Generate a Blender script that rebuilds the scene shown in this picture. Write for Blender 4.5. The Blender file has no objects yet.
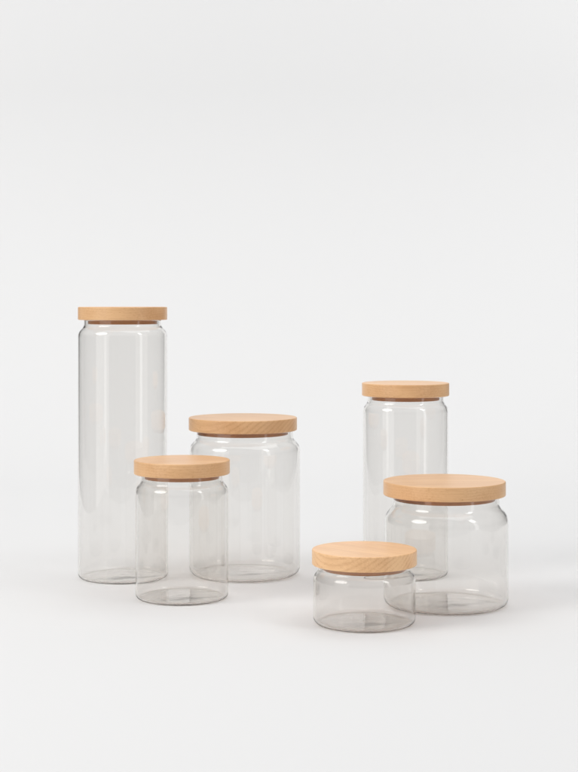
import bpy, bmesh, math, random
from mathutils import Vector

scene = bpy.context.scene
COL = scene.collection
random.seed(7)

# ------------------------------------------------------------------ helpers
def mesh_object(name, bm, mats, parent=None, loc=(0, 0, 0), smooth=True):
    me = bpy.data.meshes.new(name)
    bm.normal_update()
    bm.to_mesh(me)
    bm.free()
    for m in (mats if isinstance(mats, (list, tuple)) else [mats]):
        me.materials.append(m)
    if smooth:
        for p in me.polygons:
            p.use_smooth = True
    ob = bpy.data.objects.new(name, me)
    COL.objects.link(ob)
    ob.parent = parent
    ob.location = loc
    return ob


def lathe(profile, seg=160, wobble=None):
    """Revolve (r, z) points about Z.  First and last points may lie on the axis."""
    bm = bmesh.new()
    rings = []
    for i, (r, z) in enumerate(profile):
        if r < 1e-6:
            rings.append([bm.verts.new((0, 0, z))])
        else:
            ring = []
            for k in range(seg):
                a = 2 * math.pi * k / seg
                rr = r + (wobble(i, a, z) if wobble else 0.0)
                ring.append(bm.verts.new((rr * math.cos(a), rr * math.sin(a), z)))
            rings.append(ring)
    for A, B in zip(rings, rings[1:]):
        if len(A) == 1 and len(B) == 1:
            continue
        for k in range(seg):
            k2 = (k + 1) % seg
            if len(A) == 1:
                bm.faces.new((A[0], B[k2], B[k]))
            elif len(B) == 1:
                bm.faces.new((A[k], A[k2], B[0]))
            else:
                bm.faces.new((A[k], A[k2], B[k2], B[k]))
    bmesh.ops.recalc_face_normals(bm, faces=bm.faces[:])
    return bm


def bezier(p0, p1, p2, p3, n):
    out = []
    for i in range(n + 1):
        t = i / n
        u = 1 - t
        out.append(tuple(u**3 * a + 3 * u*u*t * b + 3 * u*t*t * c + t**3 * d
                         for a, b, c, d in zip(p0, p1, p2, p3)))
    return out


def arc(cx, cz, r, a0, a1, n):
    return [(cx + r * math.cos(math.radians(a0 + (a1 - a0) * i / n)),
             cz + r * math.sin(math.radians(a0 + (a1 - a0) * i / n))) for i in range(n + 1)]

# ------------------------------------------------------------------ materials
def nodes_of(name):
    m = bpy.data.materials.new(name)
    m.use_nodes = True
    nt = m.node_tree
    nt.nodes.clear()
    return m, nt, nt.nodes.new('ShaderNodeOutputMaterial')


def math_node(nt, op, a, b=None, c=None):
    n = nt.nodes.new('ShaderNodeMath')
    n.operation = op
    for i, v in enumerate((a, b, c)):
        if v is None:
            continue
        if isinstance(v, (int, float)):
            n.inputs[i].default_value = v
        else:
            nt.links.new(v, n.inputs[i])
    return n.outputs[0]


def glass_material():
    m, nt, out = nodes_of('clear_borosilicate_glass')
    g = nt.nodes.new('ShaderNodeBsdfGlass')
    g.inputs['Color'].default_value = GLASS_COLOUR
    g.inputs['Roughness'].default_value = 0.0
    g.inputs['IOR'].default_value = 1.47
    # very faint draw lines of blown tube glass
    tc = nt.nodes.new('ShaderNodeTexCoord')
    mp = nt.nodes.new('ShaderNodeMapping')
    mp.inputs['Scale'].default_value = (60, 60, 9)
    nz = nt.nodes.new('ShaderNodeTexNoise')
    nz.inputs['Scale'].default_value = 1.0
    nz.inputs['Detail'].default_value = 1.0
    bp = nt.nodes.new('ShaderNodeBump')
    bp.inputs['Strength'].default_value = 0.012
    bp.inputs['Distance'].default_value = 0.0008
    nt.links.new(tc.outputs['Object'], mp.inputs['Vector'])
    nt.links.new(mp.outputs['Vector'], nz.inputs['Vector'])
    nt.links.new(nz.outputs['Fac'], bp.inputs['Height'])
    # the blown base is uneven: soft swirls in the bottom few millimetres only
    sp = nt.nodes.new('ShaderNodeSeparateXYZ')
    nt.links.new(tc.outputs['Object'], sp.inputs[0])
    mr = nt.nodes.new('ShaderNodeMapRange')
    mr.inputs['From Min'].default_value = 0.0030
    mr.inputs['From Max'].default_value = 0.0012
    nt.links.new(sp.outputs['Z'], mr.inputs['Value'])
    nb = nt.nodes.new('ShaderNodeTexNoise')
    nb.inputs['Scale'].default_value = 40.0
    nb.inputs['Detail'].default_value = 0.0
    nb.inputs['Distortion'].default_value = 0.4
    nt.links.new(tc.outputs['Object'], nb.inputs['Vector'])
    bb = nt.nodes.new('ShaderNodeBump')
    bb.inputs['Distance'].default_value = 0.00035
    nt.links.new(nb.outputs['Fac'], bb.inputs['Height'])
    nt.links.new(math_node(nt, 'MULTIPLY', mr.outputs[0], 0.8), bb.inputs['Strength'])
    nt.links.new(bp.outputs['Normal'], bb.inputs['Normal'])
    nt.links.new(bb.outputs['Normal'], g.inputs['Normal'])
    nt.links.new(g.outputs[0], out.inputs['Surface'])
    return m


def beech_material(angle, pith_y, pith_z, seed, light=1.0, ring_amp=0.4, warm=0.15, spacing=0.0026):
    """Beech: growth layers round a pith line, fine fibre streaks and short dark ray flecks."""
    m, nt, out = nodes_of('beech_wood')
    L = nt.links.new
    tc = nt.nodes.new('ShaderNodeTexCoord')
    rot = nt.nodes.new('ShaderNodeMapping')
    rot.inputs['Rotation'].default_value = (0, 0, angle)
    L(tc.outputs['Object'], rot.inputs['Vector'])

    def noise(scale, detail=3.0, rough=0.55, dims=(1, 1, 1), off=0.0):
        mp = nt.nodes.new('ShaderNodeMapping')
        mp.inputs['Scale'].default_value = dims
        mp.inputs['Location'].default_value = (seed * 1.7 + off, seed * 0.9 - off, seed * 2.3 + off)
        n = nt.nodes.new('ShaderNodeTexNoise')
        n.inputs['Scale'].default_value = scale
        n.inputs['Detail'].default_value = detail
        n.inputs['Roughness'].default_value = rough
        L(rot.outputs['Vector'], mp.inputs['Vector'])
        L(mp.outputs['Vector'], n.inputs['Vector'])
        return n.outputs['Fac']

    sep = nt.nodes.new('ShaderNodeSeparateXYZ')
    L(rot.outputs['Vector'], sep.inputs[0])
    dy = math_node(nt, 'SUBTRACT', sep.outputs['Y'], pith_y)
    dz = math_node(nt, 'SUBTRACT', sep.outputs['Z'], pith_z)
    rad = math_node(nt, 'SQRT', math_node(nt, 'ADD', math_node(nt, 'MULTIPLY', dy, dy),
                                          math_node(nt, 'MULTIPLY', dz, dz)))
    warp = noise(1.0, 2.0, 0.5, (7, 30, 30), 3.1)
    rad = math_node(nt, 'ADD', rad, math_node(nt, 'MULTIPLY', warp, 0.006))
    ph = math_node(nt, 'MULTIPLY', rad, 2 * math.pi / spacing)
    ring = math_node(nt, 'MULTIPLY_ADD', math_node(nt, 'SINE', ph), 0.5, 0.5)
    ring = math_node(nt, 'POWER', ring, 2.2)
    ringmod = noise(1.0, 2.0, 0.5, (5, 60, 60), 8.8)
    ring = math_node(nt, 'MULTIPLY', ring, ringmod)
    fibre = noise(1.0, 4.0, 0.6, (28, 900, 900), 5.0)
    broad = noise(1.0, 2.0, 0.5, (9, 40, 40), 1.3)
    fleck = noise(1.0, 1.0, 0.5, (330, 1700, 1100), 2.2)
    rmp = nt.nodes.new('ShaderNodeMapRange')
    rmp.inputs['From Min'].default_value = 0.66
    rmp.inputs['From Max'].default_value = 0.76
    L(fleck, rmp.inputs['Value'])
    fl = rmp.outputs[0]

    v = math_node(nt, 'MULTIPLY', ring, ring_amp)
    v = math_node(nt, 'ADD', v, math_node(nt, 'MULTIPLY', math_node(nt, 'SUBTRACT', fibre, 0.5), 0.95))
    v = math_node(nt, 'ADD', v, math_node(nt, 'MULTIPLY', math_node(nt, 'SUBTRACT', broad, 0.5), 1.15))
    v = math_node(nt, 'ADD', v, math_node(nt, 'MULTIPLY', fl, 0.5))
    v = math_node(nt, 'ADD', v, 0.14)
    cr = nt.nodes.new('ShaderNodeValToRGB')
    e = cr.color_ramp.elements
    k = light
    e[0].position = 0.0
    g = k ** warm
    e[0].color = (WOOD_A[0] * k, WOOD_A[1] * k * g, WOOD_A[2] * k * g * g, 1)
    e[1].position = 1.0
    e[1].color = (WOOD_B[0] * k, WOOD_B[1] * k * g, WOOD_B[2] * k * g * g, 1)
    L(v, cr.inputs['Fac'])
    b = nt.nodes.new('ShaderNodeBsdfPrincipled')
    L(cr.outputs['Color'], b.inputs['Base Color'])
    b.inputs['Roughness'].default_value = 0.34
    b.inputs['Specular IOR Level'].default_value = 0.5
    bp = nt.nodes.new('ShaderNodeBump')
    bp.inputs['Strength'].default_value = 0.12
    bp.inputs['Distance'].default_value = 0.0003
    L(fibre, bp.inputs['Height'])
    L(bp.outputs['Normal'], b.inputs['Normal'])
    L(b.outputs[0], out.inputs['Surface'])
    return m


def paper_material():
    m, nt, out = nodes_of('matt_white_paper')
    L = nt.links.new
    tc = nt.nodes.new('ShaderNodeTexCoord')
    nz = nt.nodes.new('ShaderNodeTexNoise')
    nz.inputs['Scale'].default_value = 900.0
    nz.inputs['Detail'].default_value = 3.0
    L(tc.outputs['Object'], nz.inputs['Vector'])
    cr = nt.nodes.new('ShaderNodeValToRGB')
    e = cr.color_ramp.elements
    e[0].position, e[1].position = 0.3, 0.7
    e[0].color = (0.796, 0.796, 0.797, 1)
    e[1].color = (0.804, 0.804, 0.805, 1)
    L(nz.outputs['Fac'], cr.inputs['Fac'])
    b = nt.nodes.new('ShaderNodeBsdfPrincipled')
    L(cr.outputs['Color'], b.inputs['Base Color'])
    b.inputs['Roughness'].default_value = 0.95
    b.inputs['Specular IOR Level'].default_value = 0.0
    bp = nt.nodes.new('ShaderNodeBump')
    bp.inputs['Strength'].default_value = 0.03
    bp.inputs['Distance'].default_value = 0.0002
    L(nz.outputs['Fac'], bp.inputs['Height'])
    L(bp.outputs['Normal'], b.inputs['Normal'])
    L(b.outputs[0], out.inputs['Surface'])
    return m


GLASS_COLOUR = (0.972, 0.968, 0.962, 1)
WOOD_A = (0.880, 0.548, 0.288)
WOOD_B = (0.610, 0.296, 0.122)

glass = glass_material()
paper = paper_material()

# ------------------------------------------------------------------ backdrop: one seamless paper sweep
def build_backdrop():
    # paper rolls over the front of the table, lies flat, then sweeps up the wall;
    # its left and right margins curl gently away from the set
    bm = bmesh.new()
    yf, rf = -0.63, 0.16
    y1, R, top = 0.95, 0.75, 2.3
    prof = []                                   # (y, z, ny, nz) with the normal facing the set
    for i in range(12, -1, -1):
        a = math.radians(78 * i / 12)
        prof.append((yf - rf * math.sin(a), -rf * (1 - math.cos(a)), -math.sin(a), math.cos(a)))
    prof += [(y, 0.0, 0.0, 1.0) for y in (-0.4, -0.1, 0.2, 0.6, y1)]
    for i in range(1, 41):
        a = math.radians(90 * i / 40)
        prof.append((y1 + R * math.sin(a), R * (1 - math.cos(a)), -math.sin(a), math.cos(a)))
    prof += [(y1 + R, z, -1.0, 0.0) for z in (1.1, 1.5, 1.9, top)]
    xf, rx = 0.76, 0.14
    cols = [(-0.5, 0), (-0.2, 0), (0.2, 0), (0.5, 0)]
    side = [(xf + rx * math.sin(math.radians(80 * i / 10)), rx * (1 - math.cos(math.radians(80 * i / 10)))) for i in range(11)]
    cols = [(-x, d) for x, d in reversed(side)] + cols + side
    rows = [[bm.verts.new((x, y - ny * d, z - nz * d)) for x, d in cols] for y, z, ny, nz in prof]
    for a, b in zip(rows, rows[1:]):
        for k in range(len(cols) - 1):
            bm.faces.new((a[k], a[k + 1], b[k + 1], b[k]))
    ob = mesh_object('backdrop', bm, paper)
    ob['kind'] = 'structure'
    ob['label'] = 'seamless pale grey white paper sweep under and behind the jars'
    return ob

build_backdrop()

# ------------------------------------------------------------------ jars
def glass_profile(r_body, r_neck, rim, drop, r_corner, r_foot=None, t=0.0015, neck=0.0032):
    """Closed (r, z) outline: underside -> outer wall -> rim -> inner wall -> inner floor."""
    zn = rim - neck
    zs = zn - drop
    c = r_corner
    outer = []
    foot = r_body - c
    # underside: slightly pushed up in the middle, resting on a ring near the wall
    push = 0.0002
    outer += [(0.0, push), (foot * 0.12, push), (foot * 0.3, push * 0.95), (foot * 0.55, push * 0.72),
              (foot * 0.75, push * 0.42), (foot * 0.88, push * 0.16), (foot * 0.96, push * 0.03)]
    outer += arc(foot, c, c, -90, 0, 14)
    n = 12
    for i in range(1, n):
        outer.append((r_body, c + (zs - c) * i / n))
    outer += bezier((r_body, zs), (r_body, zs + drop * 0.56), (r_neck, zn - drop * 0.40), (r_neck, zn), 26)
    outer.append((r_neck, rim - t * 0.6))
    rim_pts = arc(r_neck - t * 0.5, rim - t * 0.5, t * 0.5, 0, 180, 8)
    inner = [(r_neck - t, rim - t * 0.7)]
    inner += bezier((r_neck - t, zn - 0.0004), (r_neck - t, zn - drop * 0.40), (r_body - t, zs + drop * 0.54), (r_body - t, zs - 0.0006), 26)
    ib = 0.0017
    ci = max(c - t, 0.002)
    for i in range(1, n):
        inner.append((r_body - t, zs + (ib + ci - zs) * i / n))
    inner += arc(r_body - t - ci, ib + ci, ci, 0, -90, 14)
    fi = r_body - t - ci
    inner += [(fi * 0.93, ib + 0.00001), (fi * 0.8, ib + 0.00006), (fi * 0.65, ib + 0.00015), (fi * 0.5, ib + 0.00025),
              (fi * 0.36, ib + 0.00034), (fi * 0.24, ib + 0.00041), (fi * 0.14, ib + 0.00044), (fi * 0.07, ib + 0.00040), (0.0, ib + 0.00036)]
    return outer + rim_pts + inner


def disc_profile(r, z0, z1, bev, n=6):
    p = [(0.0, z0), (r * 0.5, z0), (r - bev * 2.5, z0), (r - bev * 1.2, z0)]
    p += arc(r - bev, z0 + bev, bev, -90, 0, n)
    p += [(r, z0 + bev * 1.3), (r, z1 - bev * 1.3)]
    p += arc(r - bev, z1 - bev, bev, 0, 90, n)
    p += [(r - bev * 1.2, z1), (r - bev * 2.5, z1), (r * 0.5, z1), (0.0, z1)]
    return p


def make_jar(label, loc, r_body, r_neck, lid_bottom, lid_r, plug_r, neck, drop, corner,
             grain, pith, seed, lid_off=(0, 0), lid_turn=0.0, tone=1.0, ring=0.4, spacing=0.0026):
    root = bpy.data.objects.new('glass_jar', None)
    root.empty_display_size = 0.03
    COL.objects.link(root)
    root.location = (loc[0], loc[1], 0.0)
    root['label'] = label
    root['category'] = 'jar'
    root['group'] = 'clear glass storage jars with wooden lids'
    rim = lid_bottom - 0.0002
    body = mesh_object('glass_body', lathe(glass_profile(r_body, r_neck, rim, drop, corner, neck=neck), 192), glass, root,
                       (0, 0, 0.0001))
    wood = beech_material(grain, pith[0], pith[1], seed, tone, ring, spacing=spacing)
    th = 0.0142
    lid = mesh_object('lid', lathe(disc_profile(lid_r, 0.0, th, 0.0011), 192), wood, root,
                      (lid_off[0], lid_off[1], lid_bottom))
    lid.rotation_euler.z = lid_turn
    shaded_wood = beech_material(grain + 0.3, pith[0] * 0.7, pith[1], seed + 11, 0.56, 0.2, 0.50)  # darker, redder tone paints in the shade beneath the lid
    # turned step that sits inside the neck
    mesh_object('stopper', lathe(disc_profile(plug_r, -0.0047, -0.0001, 0.0006), 160), shaded_wood, lid)
    return root


CAM_Y = -1.65
H_EYE = 0.304

make_jar('tallest jar, narrow and empty, at far left with a flat beech lid at eye level',
         (-0.1819, 1.728 + CAM_Y), 0.0485, 0.0419, 0.2812, 0.0486, 0.0377, 0.0042, 0.0140, 0.0050,
         0.05, (0.02, -0.50), 1.0, ring=0.2, tone=0.97)
make_jar('wide mid height jar standing behind the small jar with the lower left lid',
         (-0.0487, 1.746 + CAM_Y), 0.0610, 0.0530, 0.1594, 0.0598, 0.0498, 0.0062, 0.0165, 0.0100,
         0.75, (0.22, -0.30), 2.0, ring=0.5, tone=0.93, spacing=0.0044, lid_off=(-0.0022, 0))
make_jar('narrow mid height jar in front of the wide jar and the tallest jar',
         (-0.1090, 1.609 + CAM_Y), 0.0472, 0.0413, 0.1264, 0.0488, 0.0380, 0.0052, 0.0140, 0.0050,
         -0.08, (-0.03, -0.55), 3.0, ring=0.22)
make_jar('second tallest jar, narrow, at back right behind the two low jars',
         (0.1287, 1.745 + CAM_Y), 0.0468, 0.0418, 0.1974, 0.0481, 0.0373, 0.0046, 0.0130, 0.0050,
         0.03, (0.01, -0.60), 4.0, ring=0.2)
make_jar('wide squat jar at far right with the broadest lid, in front of a tall jar',
         (0.1566, 1.573 + CAM_Y), 0.0613, 0.0524, 0.1092, 0.0607, 0.0500, 0.0066, 0.0200, 0.0080,
         -0.03, (-0.02, -0.55), 5.0, ring=0.2, tone=0.96, lid_off=(-0.0019, 0))
make_jar('smallest and lowest jar, nearest at front, with a pale lid streaked on its side',
         (0.0707, 1.4815 + CAM_Y), 0.0479, 0.0428, 0.0556, 0.0492, 0.0390, 0.0026, 0.0120, 0.0060,
         0.70, (0.24, -0.28), 6.0, ring=0.5, tone=1.10, spacing=0.0040)

# ------------------------------------------------------------------ camera: level, 98 mm, lens shifted down
cam_d = bpy.data.cameras.new('camera')
cam = bpy.data.objects.new('camera', cam_d)
COL.objects.link(cam)
cam.location = (0, CAM_Y, H_EYE)
cam.rotation_euler = (math.radians(90), 0, 0)
cam_d.sensor_fit = 'HORIZONTAL'
cam_d.sensor_width = 36.0
cam_d.lens = 36.0 * 1580 / 578
cam_d.shift_y = -(386 - 299) / 578
cam_d.clip_start = 0.01
cam_d.clip_end = 100
scene.camera = cam

# ------------------------------------------------------------------ studio lamps and added fills
def softbox(name, loc, target, sx, sy, power, colour=(1, 1, 1), shape='RECTANGLE'):
    d = bpy.data.lights.new(name, 'AREA')
    d.shape = shape
    d.size, d.size_y = sx, sy
    d.energy = power
    d.color = colour
    o = bpy.data.objects.new(name, d)
    COL.objects.link(o)
    o.location = loc
    o.rotation_euler = (Vector(target) - Vector(loc)).to_track_quat('-Z', 'Y').to_euler()
    return o

POWER = dict(key=29, strip=3.0, right=6.5, side=9, overhead=52.5, wall=(3.1, 5.8))
WORLD_Z = (-0.16, 0.06, 0.55, 1.0)      # sine of elevation
WORLD_V = (0.55, 0.10, 0.54, 0.20)
softbox('key_softbox', (-2.15, -1.12, 1.92), (0, 0, 0.1), 1.6, 1.35, POWER['key'], (1.0, 0.985, 0.965), 'ELLIPSE')
softbox('strip_softbox', (1.95, -1.45, 0.45), (0, 0, 0.45), 0.30, 2.2, POWER['strip'], (0.97, 0.985, 1.0))
softbox('right_softbox', (1.75, -1.15, 1.95), (0, 0, 0.1), 0.40, 0.80, POWER['right'], (0.97, 0.985, 1.0))
softbox('side_softbox', (-1.85, -1.45, 0.45), (0, 0, 0.45), 1.5, 2.2, POWER['side'], (1.0, 0.99, 0.975))
softbox('overhead_fill', (0.2, 0.15, 3.0), (0.1, -0.1, 0.0), 3.8, 3.0, POWER['overhead'])  # added fill from above, keeps the paper evenly bright
for sx in (-1, 1):
    softbox('wall_fill', (sx * 1.5, 0.70, 1.20), (sx * 1.0, 1.7, 1.35), 0.6, 1.4, POWER['wall'][sx > 0])  # unseen pair added to lift the upright paper to the floor's brightness

# dim studio room: pale floor, near-black walls, dim ceiling
w = bpy.data.worlds.new('World')
scene.world = w
w.use_nodes = True
wn, wl = w.node_tree.nodes, w.node_tree.links
bg = wn['Background']
wtc = wn.new('ShaderNodeTexCoord')
wsep = wn.new('ShaderNodeSeparateXYZ')
wmr = wn.new('ShaderNodeMapRange')
wmr.inputs['From Min'].default_value = -1.0
wmr.inputs['From Max'].default_value = 1.0
wcr = wn.new('ShaderNodeValToRGB')
wcr.name = 'room_ramp'
els = wcr.color_ramp.elements
els[0].position = (WORLD_Z[0] + 1) / 2
els[1].position = 1.0
for z in WORLD_Z[1:3]:
    els.new((z + 1) / 2)
for e, v in zip(els, WORLD_V):
    e.color = (v, v, v, 1)
wl.new(wtc.outputs['Generated'], wsep.inputs[0])
wl.new(wsep.outputs['Z'], wmr.inputs['Value'])
wl.new(wmr.outputs[0], wcr.inputs['Fac'])
wl.new(wcr.outputs['Color'], bg.inputs['Color'])
bg.inputs['Strength'].default_value = 1.0

# ------------------------------------------------------------------ render settings
scene.render.engine = 'CYCLES'
c = scene.cycles
c.max_bounces = 40
c.transmission_bounces = 36
c.glossy_bounces = 12
c.diffuse_bounces = 6
c.transparent_max_bounces = 40
c.caustics_refractive = True
c.caustics_reflective = True
c.blur_glossy = 0.0
c.sample_clamp_indirect = 12.0
c.use_denoising = True
c.denoiser = 'OPENIMAGEDENOISE'
c.use_adaptive_sampling = False
scene.view_settings.view_transform = 'Standard'
scene.view_settings.look = 'None'
scene.view_settings.exposure = 0.0
scene.view_settings.gamma = 1.0
